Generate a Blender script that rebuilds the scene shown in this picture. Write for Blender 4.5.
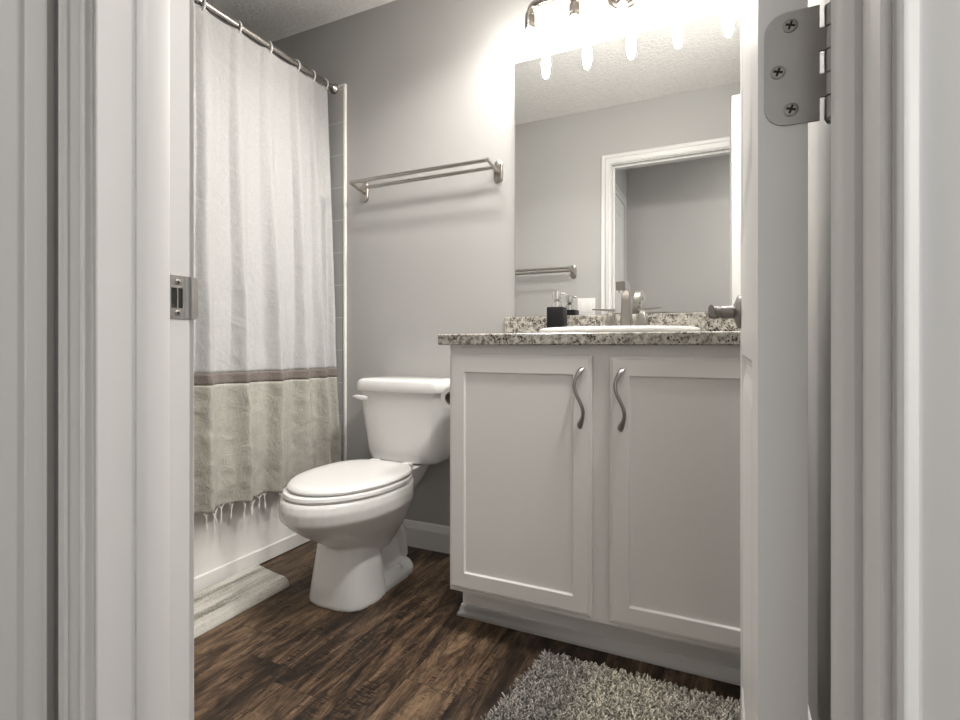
import bpy, bmesh, math, random
from math import pi, sin, cos, radians
from mathutils import Vector, Matrix, noise
random.seed(7)
S = bpy.context.scene
for o in list(bpy.data.objects):
    bpy.data.objects.remove(o)
COL = S.collection

# ------------------------------------------------------------------ camera, world, light, exposure
cam_data = bpy.data.cameras.new('camera')
cam = bpy.data.objects.new('camera', cam_data)
COL.objects.link(cam)
cam.location = (0, 0, 0.876)
cam.rotation_euler = (pi / 2, 0, radians(25.2))
cam_data.sensor_width = 36.0
cam_data.lens = 36.0 * 521 / 960
cam_data.shift_y = -15 / 960
cam_data.clip_start = 0.01
S.camera = cam

BULB = 225.0         # radiance of the vanity bulbs
HALL_FILL = 21.0           # watts of the added overhead fill in the hall
BATH_FILL_L = 8.0  # watts of the added fill above the toilet side
BATH_FILL_R = 9.5          # watts of the added fill high up by the right wall
HALL_FRONT_FILL = 3.5      # watts of the added front fill at the far hall wall

world = bpy.data.worlds.new('world')
S.world = world
world.use_nodes = True
world.node_tree.nodes['Background'].inputs[0].default_value = (0.75, 0.82, 1.0, 1)
world.node_tree.nodes['Background'].inputs[1].default_value = 0.25


def area(name, loc, rot, sx, sy, power, col, spread=180):
    d = bpy.data.lights.new(name, 'AREA')
    d.shape = 'RECTANGLE'
    d.size, d.size_y, d.energy, d.color = sx, sy, power, col
    d.spread = radians(spread)
    o = bpy.data.objects.new(name, d)
    o.location, o.rotation_euler = loc, rot
    COL.objects.link(o)
    return o


def aim(d, along):
    """rotation that shines along d with the long side of the lamp along the given direction"""
    z = -Vector(d).normalized()
    x = Vector(along)
    x = (x - z * x.dot(z)).normalized()
    y = z.cross(x)
    return Matrix((x, y, z)).transposed().to_euler()


area('hall_fill', (0.85, -0.12, 2.39), (0, 0, 0), 0.35, 0.35, HALL_FILL, (1.0, 0.97, 0.93))  # added unseen light to brighten the hall trim, no fixture built
area('hall_front_fill', (0.46, -0.60, 1.20), (radians(90), 0, pi), 0.70, 1.60, HALL_FRONT_FILL, (0.86, 0.92, 1.0))  # added unseen light shining in through the doorway to lift the low fronts

area('bath_fill', (-0.86, 1.36, 2.39), (0, 0, 0), 0.30, 0.14, BATH_FILL_L, (1.0, 0.97, 0.93), 125)  # added overhead fill, kept out of the mirror, no fixture built
area('bath_fill', (0.119, 1.14, 2.382), aim((-0.38, 0.24, -0.88), (0, 1, 0)), 0.36, 0.070, BATH_FILL_R, (1.0, 0.97, 0.93), 105)  # added fill tilted towards the vanity front, unseen, no fixture built

S.view_settings.view_transform = 'Standard'
S.view_settings.look = 'None'
S.view_settings.gamma = 1.0
S.view_settings.use_curve_mapping = False
S.view_settings.exposure = 0.18

# ------------------------------------------------------------------ material helpers


class NT:
    def __init__(self, name):
        self.m = bpy.data.materials.new(name)
        self.m.use_nodes = True
        self.t = self.m.node_tree
        self.bsdf = self.t.nodes['Principled BSDF']

    def n(self, kind, **kw):
        nd = self.t.nodes.new(kind)
        for k, v in kw.items():
            setattr(nd, k, v)
        return nd

    def l(self, a, b):
        self.t.links.new(a, b)

    def put(self, sock, v):
        if hasattr(v, 'is_output') or isinstance(v, bpy.types.NodeSocket):
            self.l(v, sock)
        else:
            sock.default_value = v

    def math(self, op, a, b=None):
        nd = self.n('ShaderNodeMath', operation=op)
        self.put(nd.inputs[0], a)
        if b is not None:
            self.put(nd.inputs[1], b)
        return nd.outputs[0]

    def coord(self, scale=(1, 1, 1), loc=(0, 0, 0), kind='Object'):
        tc = self.n('ShaderNodeTexCoord')
        mp = self.n('ShaderNodeMapping')
        mp.inputs['Scale'].default_value = scale
        mp.inputs['Location'].default_value = loc
        self.l(tc.outputs[kind], mp.inputs[0])
        return mp.outputs[0]

    def noise(self, vec, scale, detail=3, rough=0.5, dist=0.0):
        nd = self.n('ShaderNodeTexNoise')
        self.l(vec, nd.inputs['Vector'])
        nd.inputs['Scale'].default_value = scale
        nd.inputs['Detail'].default_value = detail
        nd.inputs['Roughness'].default_value = rough
        nd.inputs['Distortion'].default_value = dist
        return nd.outputs['Fac']

    def ramp(self, fac, stops, interp='LINEAR'):
        nd = self.n('ShaderNodeValToRGB')
        cr = nd.color_ramp
        cr.interpolation = interp
        while len(cr.elements) < len(stops):
            cr.elements.new(0.5)
        for e, (p, c) in zip(cr.elements, stops):
            e.position = p
            e.color = (c[0], c[1], c[2], 1) if not isinstance(c, (int, float)) else (c, c, c, 1)
        self.l(fac, nd.inputs[0])
        return nd.outputs[0]

    def mix(self, fac, a, b, blend='MIX'):
        nd = self.n('ShaderNodeMix', data_type='RGBA', blend_type=blend)
        self.put(nd.inputs[0], fac)
        for i, v in ((6, a), (7, b)):
            if isinstance(v, (tuple, list)):
                v = (v[0], v[1], v[2], 1)
            self.put(nd.inputs[i], v)
        return nd.outputs[2]

    def bump(self, h, strength=0.3, dist=0.002, normal=None):
        nd = self.n('ShaderNodeBump')
        nd.inputs['Strength'].default_value = strength
        nd.inputs['Distance'].default_value = dist
        self.l(h, nd.inputs['Height'])
        if normal is not None:
            self.l(normal, nd.inputs['Normal'])
        self.l(nd.outputs[0], self.bsdf.inputs['Normal'])
        return nd.outputs[0]

    def set(self, col=None, rough=None, metal=None, spec=None):
        if col is not None:
            if isinstance(col, (tuple, list)):
                col = (col[0], col[1], col[2], 1)
            self.put(self.bsdf.inputs['Base Color'], col)
        if rough is not None:
            self.put(self.bsdf.inputs['Roughness'], rough)
        if metal is not None:
            self.bsdf.inputs['Metallic'].default_value = metal
        if spec is not None:
            self.bsdf.inputs['Specular IOR Level'].default_value = spec
        return self


def paint(name, col, rough=0.55, bscale=180, bstr=0.12, var=0.03, bdist=0.001, spec=0.5):
    t = NT(name)
    v = t.coord()
    f = t.noise(v, 3.0, 3)
    c = t.mix(f, tuple(x * (1 - var) for x in col), tuple(min(1, x * (1 + var)) for x in col))
    t.set(c, rough, spec=spec)
    t.bump(t.noise(v, bscale, 3), bstr, bdist)
    return t.m


def metal(name, col, rough=0.3, streak=(1, 1, 1)):
    t = NT(name)
    v = t.coord(scale=streak)
    f = t.noise(v, 60, 3)
    t.set(t.mix(f, tuple(x * 0.9 for x in col), col), t.math('MULTIPLY_ADD', f, 0.12), 1.0)
    rr = t.math('ADD', t.math('MULTIPLY', f, 0.14), rough - 0.07)
    t.l(rr, t.bsdf.inputs['Roughness'])
    return t.m


M = {}
M['wall'] = paint('greige_wall_paint', (0.415, 0.407, 0.396), 0.7, 220, 0.10, 0.02, 0.0006, 0.3)
M['hall_wall'] = paint('hall_wall_paint', (0.52, 0.51, 0.495), 0.7, 220, 0.10, 0.02, 0.0006, 0.3)
M['trim'] = paint('white_trim_paint', (0.68, 0.673, 0.663), 0.38, 90, 0.04, 0.015, 0.0005)
M['door'] = paint('white_door_paint', (0.79, 0.78, 0.765), 0.36, 140, 0.08, 0.015, 0.0005)
M['cabinet'] = paint('white_cabinet_lacquer', (0.79, 0.775, 0.755), 0.4, 120, 0.04, 0.015, 0.0004)
M['porcelain'] = paint('white_porcelain', (0.73, 0.72, 0.705), 0.08, 20, 0.01, 0.01, 0.0002)
M['tub'] = paint('white_tub_enamel', (0.86, 0.85, 0.825), 0.15, 20, 0.01, 0.01, 0.0002)
M['plastic'] = paint('white_plastic', (0.73, 0.72, 0.705), 0.22, 40, 0.01, 0.01, 0.0002)
M['edge'] = paint('white_edge_profile', (0.86, 0.84, 0.80), 0.25, 40, 0.01, 0.01, 0.0002)
M['paper'] = paint('toilet_paper', (0.85, 0.84, 0.82), 0.9, 300, 0.2, 0.03)
M['card'] = paint('cardboard_core', (0.30, 0.25, 0.20), 0.9, 300, 0.2, 0.05)
M['black'] = paint('black_matte_soap_bottle', (0.010, 0.010, 0.011), 0.5, 200, 0.05, 0.1, 0.001, 0.2)
M['dark'] = paint('dark_recess', (0.02, 0.018, 0.016), 0.8, 80, 0.05, 0.1)
M['nickel'] = metal('brushed_nickel', (0.42, 0.395, 0.36), 0.30)
M['satin'] = metal('satin_nickel_hinge', (0.40, 0.385, 0.37), 0.48)
M['chrome'] = metal('chrome', (0.80, 0.79, 0.77), 0.12)
M['antique'] = metal('antique_nickel_fixture', (0.20, 0.18, 0.16), 0.34)
M['steel'] = metal('brushed_steel_rod', (0.50, 0.47, 0.44), 0.25)
M['pull'] = metal('satin_nickel_pull', (0.34, 0.325, 0.31), 0.34)

t = NT('mirror_glass')
f = t.noise(t.coord(), 4, 2)
t.set(t.mix(f, (0.90, 0.91, 0.90), (0.92, 0.93, 0.92)), 0.0, 1.0)
M['mirror'] = t.m

t = NT('clear_pump_plastic')
f = t.noise(t.coord(), 40, 2)
t.set(t.mix(f, (0.80, 0.79, 0.77), (0.72, 0.71, 0.69)), 0.12)
t.bsdf.inputs['Transmission Weight'].default_value = 0.45
M['clear'] = t.m

t = NT('lit_bulb_glass')
f = t.noise(t.coord(), 20, 1)
t.set((0.9, 0.9, 0.88), 0.3)
t.l(t.mix(f, (1.0, 0.955, 0.89), (1.0, 0.96, 0.90)), t.bsdf.inputs['Emission Color'])
t.bsdf.inputs['Emission Strength'].default_value = BULB
M['bulb'] = t.m

# knockdown ceiling
t = NT('knockdown_ceiling')
v = t.coord()
h = t.ramp(t.noise(v, 55, 4, 0.6, 0.6), [(0.42, 0.0), (0.58, 1.0)])
t.set(t.mix(h, (0.82, 0.81, 0.795), (0.86, 0.85, 0.835)), 0.85, spec=0.2)
t.bump(h, 0.55, 0.004)
M['ceiling'] = t.m

# wood plank floor, boards run along y
t = NT('dark_wood_plank_floor')
tc = t.n('ShaderNodeTexCoord')
sp = t.n('ShaderNodeSeparateXYZ')
t.l(tc.outputs['Object'], sp.inputs[0])
W_, L_ = 0.152, 1.22
xr = t.math('DIVIDE', t.math('ADD', sp.outputs[0], 10.03), W_)
row = t.math('FLOOR', xr)
wn = t.n('ShaderNodeTexWhiteNoise', noise_dimensions='1D')
t.l(row, wn.inputs['W'])
yr = t.math('ADD', t.math('DIVIDE', sp.outputs[1], L_), t.math('MULTIPLY', wn.outputs['Value'], 7.0))
colm = t.math('FLOOR', yr)
wn2 = t.n('ShaderNodeTexWhiteNoise', noise_dimensions='2D')
cb = t.n('ShaderNodeCombineXYZ')
t.l(row, cb.inputs[0]); t.l(colm, cb.inputs[1])
t.l(cb.outputs[0], wn2.inputs['Vector'])
rnd = wn2.outputs['Value']
gv = t.n('ShaderNodeCombineXYZ')
t.l(t.math('ADD', t.math('MULTIPLY', sp.outputs[0], 9.0), t.math('MULTIPLY', rnd, 40.0)), gv.inputs[0])
t.l(t.math('MULTIPLY', sp.outputs[1], 1.5), gv.inputs[1])
t.l(t.math('MULTIPLY', rnd, 13.0), gv.inputs[2])
broad = t.noise(gv.outputs[0], 1.7, 7, 0.68, 1.5)
fv = t.n('ShaderNodeCombineXYZ')
t.l(t.math('ADD', t.math('MULTIPLY', sp.outputs[0], 170.0), t.math('MULTIPLY', rnd, 40.0)), fv.inputs[0])
t.l(t.math('MULTIPLY', sp.outputs[1], 13.0), fv.inputs[1])
fine = t.noise(fv.outputs[0], 1.6, 6, 0.72, 1.2)
# cross-grain chatter marks
ch = t.noise(t.coord(scale=(28, 150, 1)), 1.0, 3, 0.6, 0.8)
chm = t.ramp(t.noise(gv.outputs[0], 2.4, 3, 0.5, 1.5), [(0.5, 0.0), (0.68, 1.0)])
g = t.math('ADD', t.math('MULTIPLY', broad, 0.58), t.math('MULTIPLY', fine, 0.42))
g = t.math('ADD', g, t.math('MULTIPLY', t.math('SUBTRACT', rnd, 0.5), 0.10))
g = t.math('SUBTRACT', g, t.math('MULTIPLY', t.math('MULTIPLY', chm, t.math('GREATER_THAN', ch, 0.52)), 0.11))
c = t.ramp(g, [(0.37, (0.010, 0.0063, 0.0045)), (0.44, (0.034, 0.0205, 0.0125)), (0.50, (0.090, 0.056, 0.033)),
               (0.57, (0.180, 0.116, 0.068)), (0.67, (0.31, 0.21, 0.128))])
fx = t.math('FRACT', xr)
seam = t.math('LESS_THAN', t.math('MINIMUM', fx, t.math('SUBTRACT', 1.0, fx)), 0.008)
fy = t.math('FRACT', yr)
seam2 = t.math('LESS_THAN', fy, 0.0018)
sm = t.math('MAXIMUM', seam, seam2)
c = t.mix(t.math('MULTIPLY', sm, 0.5), c, (0.008, 0.006, 0.005))
t.set(c, t.math('ADD', t.math('MULTIPLY', fine, 0.2), 0.36), spec=0.35)
t.bump(t.math('SUBTRACT', g, t.math('MULTIPLY', sm, 0.5)), 0.25, 0.0015)
M['floor'] = t.m

# speckled granite
t = NT('speckled_granite')
v = t.coord()
n1 = t.noise(v, 62, 5, 0.62, 0.4)
n2 = t.noise(v, 150, 3, 0.6)
n3 = t.noise(v, 22, 3, 0.5, 0.6)
base = t.ramp(n1, [(0.38, (0.16, 0.14, 0.12)), (0.45, (0.33, 0.305, 0.265)), (0.55, (0.48, 0.455, 0.405)), (0.66, (0.60, 0.575, 0.53))])
pm = t.ramp(t.math('ADD', t.math('MULTIPLY', n2, 0.6), t.math('MULTIPLY', n3, 0.4)), [(0.405, 1.0), (0.45, 0.0)])
base = t.mix(pm, base, (0.035, 0.03, 0.03))
pm2 = t.ramp(t.noise(t.coord(loc=(3, 1, 2)), 85, 4, 0.6, 0.5), [(0.36, 1.0), (0.42, 0.0)])
base = t.mix(t.math('MULTIPLY', pm2, 0.8), base, (0.10, 0.085, 0.08))
t.set(base, 0.22)
M['granite'] = t.m

# wall tile (white, 6in)
t = NT('grey_wall_tile')
tc = t.n('ShaderNodeTexCoord')
br = t.n('ShaderNodeTexBrick', offset=0.0, squash=1.0)
sp = t.n('ShaderNodeSeparateXYZ'); t.l(tc.outputs['Object'], sp.inputs[0])
cb = t.n('ShaderNodeCombineXYZ')
t.l(t.math('ADD', t.math('ADD', sp.outputs[0], sp.outputs[1]), 5.0), cb.inputs[0])
t.l(t.math('ADD', sp.outputs[2], 0.06), cb.inputs[1])
t.l(cb.outputs[0], br.inputs['Vector'])
br.inputs['Color1'].default_value = (0.52, 0.51, 0.50, 1)
br.inputs['Color2'].default_value = (0.55, 0.54, 0.53, 1)
br.inputs['Mortar'].default_value = (0.72, 0.71, 0.69, 1)
br.inputs['Scale'].default_value = 1.0
br.inputs['Mortar Size'].default_value = 0.0022
br.inputs['Brick Width'].default_value = 0.152
br.inputs['Row Height'].default_value = 0.152
t.set(br.outputs['Color'], 0.2)
t.bump(t.math('SUBTRACT', 1.0, br.outputs['Fac']), 0.4, 0.001)
M['tile'] = t.m


def fabric(name, c1, c2, wrinkle=0.5):
    t = NT(name)
    v = t.coord()
    wv = t.noise(t.coord(scale=(1, 420, 60)), 1.0, 3)
    wh = t.noise(t.coord(scale=(1, 60, 420)), 1.0, 3)
    w = t.math('MULTIPLY', t.math('ADD', wv, wh), 0.5)
    t.set(t.mix(t.ramp(w, [(0.38, 0.0), (0.62, 1.0)]), c1, c2), 0.95, spec=0.1)
    t.bsdf.inputs['Sheen Weight'].default_value = 0.15
    cr = t.noise(v, 11, 5, 0.6, 1.4)
    cr2 = t.noise(t.coord(scale=(1, 1, 0.35)), 26, 3, 0.5, 0.8)
    b1 = t.bump(t.math('ADD', cr, t.math('MULTIPLY', cr2, 0.4)), wrinkle, 0.012)
    t.bump(w, 0.25, 0.0008, b1)
    return t.m


M['cloth_white'] = fabric('white_linen_curtain', (0.45, 0.447, 0.444), (0.51, 0.507, 0.504))
M['cloth_band'] = fabric('brown_curtain_stripe', (0.175, 0.150, 0.135), (0.24, 0.21, 0.19))
M['cloth_taupe'] = fabric('taupe_curtain_panel', (0.36, 0.345, 0.305), (0.47, 0.455, 0.41), 0.7)
M['thread'] = paint('white_cotton_thread', (0.75, 0.73, 0.69), 0.95, 400, 0.3)

t = NT('striped_cotton_bath_mat')
v = t.coord()
sp = t.n('ShaderNodeSeparateXYZ'); t.l(v, sp.inputs[0])
st = t.noise(t.coord(scale=(26, 2.2, 1)), 1.0, 3, 0.6, 0.4)
fl = t.noise(v, 190, 3, 0.7)
c = t.ramp(t.math('ADD', t.math('MULTIPLY', st, 0.7), t.math('MULTIPLY', fl, 0.3)),
           [(0.38, (0.24, 0.225, 0.195)), (0.46, (0.47, 0.45, 0.40)), (0.56, (0.64, 0.62, 0.57))])
t.set(c, 1.0, spec=0.05)
t.bump(fl, 0.8, 0.004)
M['mat'] = t.m

t = NT('grey_shag_pile')
at = t.n('ShaderNodeAttribute', attribute_name='tuft')
v = t.coord()
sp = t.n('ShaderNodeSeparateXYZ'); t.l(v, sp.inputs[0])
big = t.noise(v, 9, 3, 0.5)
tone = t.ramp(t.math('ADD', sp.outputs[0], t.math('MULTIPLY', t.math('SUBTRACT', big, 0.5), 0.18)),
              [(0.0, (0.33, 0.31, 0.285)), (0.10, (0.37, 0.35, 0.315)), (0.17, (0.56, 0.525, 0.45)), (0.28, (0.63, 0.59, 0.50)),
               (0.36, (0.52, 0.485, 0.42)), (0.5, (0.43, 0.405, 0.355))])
sh = t.ramp(at.outputs['Fac'], [(0.0, 0.45), (0.5, 0.95), (1.0, 1.55)])
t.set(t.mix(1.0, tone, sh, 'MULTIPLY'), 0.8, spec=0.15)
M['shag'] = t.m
M['rugback'] = paint('rug_backing', (0.20, 0.19, 0.18), 0.95, 200, 0.3)

# ------------------------------------------------------------------ mesh helpers


def new():
    return bmesh.new()


def box(bm, x0, x1, y0, y1, z0, z1, bev=0.0, seg=2):
    r = bmesh.ops.create_cube(bm, size=1.0)
    vs = r['verts']
    for v in vs:
        v.co = Vector(((x0 + x1) / 2 + v.co.x * (x1 - x0), (y0 + y1) / 2 + v.co.y * (y1 - y0), (z0 + z1) / 2 + v.co.z * (z1 - z0)))
    if bev > 0:
        es = list({e for v in vs for e in v.link_edges})
        bmesh.ops.bevel(bm, geom=es, offset=bev, segments=seg, affect='EDGES', profile=0.5)
    return vs


def loft(bm, rings, cap0=True, cap1=True, closed=True):
    rv = [[bm.verts.new(p) for p in r] for r in rings]
    n = len(rv[0])
    for a, b in zip(rv[:-1], rv[1:]):
        for i in range(n if closed else n - 1):
            j = (i + 1) % n
            bm.faces.new((a[i], a[j], b[j], b[i]))
    if cap0:
        bm.faces.new(list(reversed(rv[0])))
    if cap1:
        bm.faces.new(rv[-1])
    return rv


def tube(bm, pts, rad, seg=14, caps=True):
    """swept circle along pts; rad a number or one per point (or (rx, ry) pairs)"""
    pts = [Vector(p) for p in pts]
    n = len(pts)
    rad = rad if isinstance(rad, (list, tuple)) else [rad] * n
    rings = []
    up = None
    for i, p in enumerate(pts):
        d = (pts[min(i + 1, n - 1)] - pts[max(i - 1, 0)]).normalized()
        if up is None:
            up = Vector((0, 0, 1)) if abs(d.z) < 0.9 else Vector((1, 0, 0))
        side = d.cross(up).normalized()
        up = side.cross(d).normalized()
        r = rad[i]
        ra, rb = r if isinstance(r, (tuple, list)) else (r, r)
        rings.append([p + side * (ra * cos(2 * pi * k / seg)) + up * (rb * sin(2 * pi * k / seg)) for k in range(seg)])
    loft(bm, rings, caps, caps)


def lathe(bm, prof, c, axis='z', seg=32, caps=True):
    """prof: list of (radius, height); axis of revolution through c"""
    rings = []
    for r, h in prof:
        r = max(r, 1e-5)
        ring = []
        for k in range(seg):
            a = 2 * pi * k / seg
            u, w = r * cos(a), r * sin(a)
            if axis == 'z':
                p = (c[0] + u, c[1] + w, c[2] + h)
            elif axis == 'y':
                p = (c[0] + u, c[1] + h, c[2] + w)
            else:
                p = (c[0] + h, c[1] + u, c[2] + w)
            ring.append(p)
        rings.append(ring)
    loft(bm, rings, caps, caps)


def prism(bm, prof, fn, spans):
    """sweep a 2-D profile along a list of stations; fn(u, t, station) -> point"""
    loft(bm, [[fn(u, w, s) for (u, w) in prof] for s in spans])


def finish(bm, smooth, ang=35):
    bmesh.ops.remove_doubles(bm, verts=bm.verts, dist=1e-6)
    bmesh.ops.recalc_face_normals(bm, faces=bm.faces)
    for f in bm.faces:
        f.smooth = smooth
    if smooth:
        for e in bm.edges:
            if len(e.link_faces) == 2 and e.calc_face_angle(0) > radians(ang):
                e.smooth = False


def obj(name, bm, mat, parent=None, smooth=True, ang=35):
    """link a world-space bmesh as ONE mesh object (under an unrotated parent)"""
    finish(bm, smooth, ang)
    me = bpy.data.meshes.new(name)
    org = Vector((0, 0, 0))
    p = parent
    while p is not None:
        org += Vector(p.location)
        p = p.parent
    if org.length > 0:
        bmesh.ops.translate(bm, verts=bm.verts, vec=-org)
    bm.to_mesh(me)
    bm.free()
    me.materials.append(mat)
    o = bpy.data.objects.new(name, me)
    COL.objects.link(o)
    if parent is not None:
        o.parent = parent
    return o


def tag(o, label, cat, group=None):
    o['label'] = label
    o['category'] = cat
    if group:
        o['group'] = group
    return o


def thing(name, label, cat, loc, group=None):
    o = bpy.data.objects.new(name, None)
    o.empty_display_size = 0.05
    o.location = loc
    COL.objects.link(o)
    return tag(o, label, cat, group)


def struct(name, bm, mat, label=None, parent=None, smooth=False):
    o = obj(name, bm, mat, parent, smooth)
    if parent is None:
        o['kind'] = 'structure'
    if label:
        o['label'] = label
    return o


def rect_rings(bm, x0, x1, z0, z1, prof, y_of, back):
    """door-like panel: nested rectangles (inset, depth) on the -y face, closed by a flat back"""
    rings = []
    rings.append([(x0, back, z0), (x1, back, z0), (x1, back, z1), (x0, back, z1)])
    for ins, d in prof:
        y = y_of(d)
        rings.append([(x0 + ins, y, z0 + ins), (x1 - ins, y, z0 + ins), (x1 - ins, y, z1 - ins), (x0 + ins, y, z1 - ins)])
    loft(bm, rings)


# ------------------------------------------------------------------ key dimensions
YB = 1.935            # back wall
XR = 0.160            # right wall
XT = -2.44            # wall behind the tub
YD, YH = 0.472, 0.356  # bathroom and hall faces of the door wall
XJL, XJR = -0.657, 0.078   # jamb faces
ZC = 2.407
ZHEAD = 2.03
XHL = -0.745          # hall wall on the left
YHF = -0.62           # far hall wall

# ------------------------------------------------------------------ room shell
bm = new(); box(bm, XT - 0.1, 2.5, YHF - 0.1, YB + 0.1, -0.08, 0.0)
struct('floor', bm, M['floor'], 'dark brown wood plank floor')
bm = new(); box(bm, XT - 0.1, 2.5, YHF - 0.1, YB + 0.1, ZC, ZC + 0.08)
struct('ceiling', bm, M['ceiling'], 'white knockdown textured ceiling')
bm = new(); box(bm, XT - 0.1, XR + 0.1, YB, YB + 0.1, 0, ZC)
struct('wall_back', bm, M['wall'])
bm = new(); box(bm, XR, XR + 0.1, YD, YB, 0, ZC)
struct('wall_right', bm, M['wall'])
bm = new(); box(bm, XT - 0.1, XT, YD, YB, 0, ZC)
struct('wall_left', bm, M['wall'])
JB = 0.019
bm = new()
box(bm, XT - 0.1, XJL - JB, YH, YD, 0, ZC)
box(bm, XJR + JB, 2.5, YH, YD, 0, ZC)
box(bm, XJL - JB, XJR + JB, YH, YD, ZHEAD + JB, ZC)
struct('wall_front', bm, M['wall'])
bm = new(); box(bm, XHL - 0.1, XHL, YHF, YH, 0, ZC)
struct('wall_hall_left', bm, M['hall_wall'])
bm = new(); box(bm, XHL - 0.1, 2.5, YHF - 0.1, YHF, 0, ZC)
struct('wall_hall_far', bm, M['hall_wall'])

# added window around the front fill, unseen, behind the camera's right shoulder
bm = new()
for x0_, x1_, z0_, z1_ in ((0.06, 0.12, 0.35, 2.06), (0.80, 0.86, 0.35, 2.06), (0.12, 0.80, 0.35, 0.41), (0.12, 0.80, 2.00, 2.06), (0.12, 0.80, 1.185, 1.215)):
    box(bm, x0_, x1_, YHF - 0.002, YHF + 0.016, z0_, z1_, 0.002, 1)
fill_win = struct('fill_window_1', bm, M['trim'], 'added hall window, out of view, around the front fill light')
bm = new(); box(bm, 0.12, 0.80, YHF + 0.001, YHF + 0.005, 0.41, 2.00)
obj('fill_pane', bm, M['mirror'], fill_win, False)  # unseen pane of the added window

# tile surround on the three alcove walls
ZT = 2.085
bm = new()
box(bm, XT + 0.010, -1.606, YB - 0.010, YB, 0.36, ZT)
box(bm, XT, XT + 0.010, YD + 0.01, YB - 0.010, 0.36, ZT)
box(bm, XT + 0.010, -1.606, YD, YD + 0.010, 0.36, ZT)
struct('wall_tile', bm, M['tile'])
bm = new()
box(bm, -1.608, -1.595, YB - 0.016, YB, 0.0, ZT + 0.006, 0.004)
box(bm, XT, -1.595, YB - 0.013, YB, ZT, ZT + 0.006, 0.002)
struct('trim_1', bm, M['edge'], 'white edge strip closing the tile beside the curtain', smooth=True)

# baseboards: profile (depth, height)
BASE = [(0, 0), (0.014, 0), (0.014, 0.080), (0.011, 0.088), (0.009, 0.096), (0.007, 0.106), (0.004, 0.110), (0, 0.110)]
bm = new(); prism(bm, BASE, lambda u, w, s: (s, YB - u, w), (-1.595, -0.764))
struct('baseboard_back', bm, M['trim'])
bm = new(); prism(bm, BASE, lambda u, w, s: (XR - u, s, w), (YD, 1.48))
struct('baseboard_right', bm, M['trim'])
bm = new(); prism(bm, BASE, lambda u, w, s: (s, YD + u, w), (-1.66, XJL - 0.066))
struct('baseboard_front', bm, M['trim'])

# ------------------------------------------------------------------ door frame (jamb, stops, casings, strike plate)
bm = new()
box(bm, XJL - JB, XJL, YH, YD, 0, ZHEAD, 0.0012, 1)
box(bm, XJR, XJR + JB, YH, YD, 0, ZHEAD, 0.0012, 1)
box(bm, XJL - JB, XJR + JB, YH, YD, ZHEAD, ZHEAD + JB, 0.0012, 1)
frame = struct('trim_2', bm, M['trim'], 'white door frame around the bathroom doorway', smooth=True)
# stops: thin strip with an eased edge
ST = [(0.399, 0), (0.399, 0.004), (0.404, 0.0085), (0.410, 0.011), (0.435, 0.011), (0.437, 0.010), (0.437, 0)]
bm = new()
prism(bm, ST, lambda u, w, s: (XJL + w, u, s), (0.0, ZHEAD))
prism(bm, ST, lambda u, w, s: (XJR - w, u, s), (0.0, ZHEAD))
prism(bm, ST, lambda u, w, s: (s, u, ZHEAD - w), (XJL + 0.011, XJR - 0.011))
struct('door_stop', bm, M['trim'], parent=frame, smooth=True)
CAS = [(0, 0), (0, 0.009), (0.0025, 0.0115), (0.0085, 0.0115), (0.0110, 0.0085), (0.0180, 0.0092), (0.0300, 0.0130),
       (0.0370, 0.0140), (0.0390, 0.0170), (0.0440, 0.0180), (0.0540, 0.0180), (0.0585, 0.0165), (0.0605, 0.0130), (0.0605, 0)]
RV = 0.005


def casing(bm, xl, xr, ztop, face, zlo=0.0, kl=1.0):
    """mitred casing round an opening; face(a, t, z) maps across/out/up to a point"""
    prism(bm, CAS, lambda u, w, s: face(xl - RV - u * kl, w, zlo if s == 0 else ztop + RV + u), (0, 1))
    prism(bm, CAS, lambda u, w, s: face(xr + RV + u, w, zlo if s == 0 else ztop + RV + u), (0, 1))
    prism(bm, CAS, lambda u, w, s: face((xl - RV - u * kl) if s == 0 else (xr + RV + u), w, ztop + RV + u), (0, 1))


bm = new()
casing(bm, XJL, XJR, ZHEAD, lambda a, t_, z: (a, YH - t_, z), 0.0, 0.68)
struct('casing', bm, M['trim'], parent=frame, smooth=True)
bm = new()
casing(bm, XJL, XJR, ZHEAD, lambda a, t_, z: (a, YD + t_, z))
struct('casing', bm, M['trim'], parent=frame, smooth=True)

# strike plate, wraps the room-side edge of the left jamb
zs0, zs1 = 0.911, 0.968
bm = new()
px = XJL + 0.0012
hx = (0.4445, 0.4605, 0.925, 0.9515)   # hole y0,y1,z0,z1


def plate_with_hole(bm, y0, y1, z0, z1, hy0, hy1, hz0, hz1, x0, x1):
    outer = [(y0 + 0.003, z0), (y1, z0), (y1, z1), (y0 + 0.003, z1), (y0, z1 - 0.003), (y0, z0 + 0.003)]
    for (a, b, c, d) in ((y0, hy0, z0 + 0.002, z1 - 0.002), (hy1, y1, z0, z1), (hy0, hy1, z0, hz0), (hy0, hy1, hz1, z1)):
        box(bm, x0, x1, a, b, c, d)


plate_with_hole(bm, 0.4425 - 0.002, 0.4725, zs0, zs1, *hx, XJL, px + 0.0004)
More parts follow.
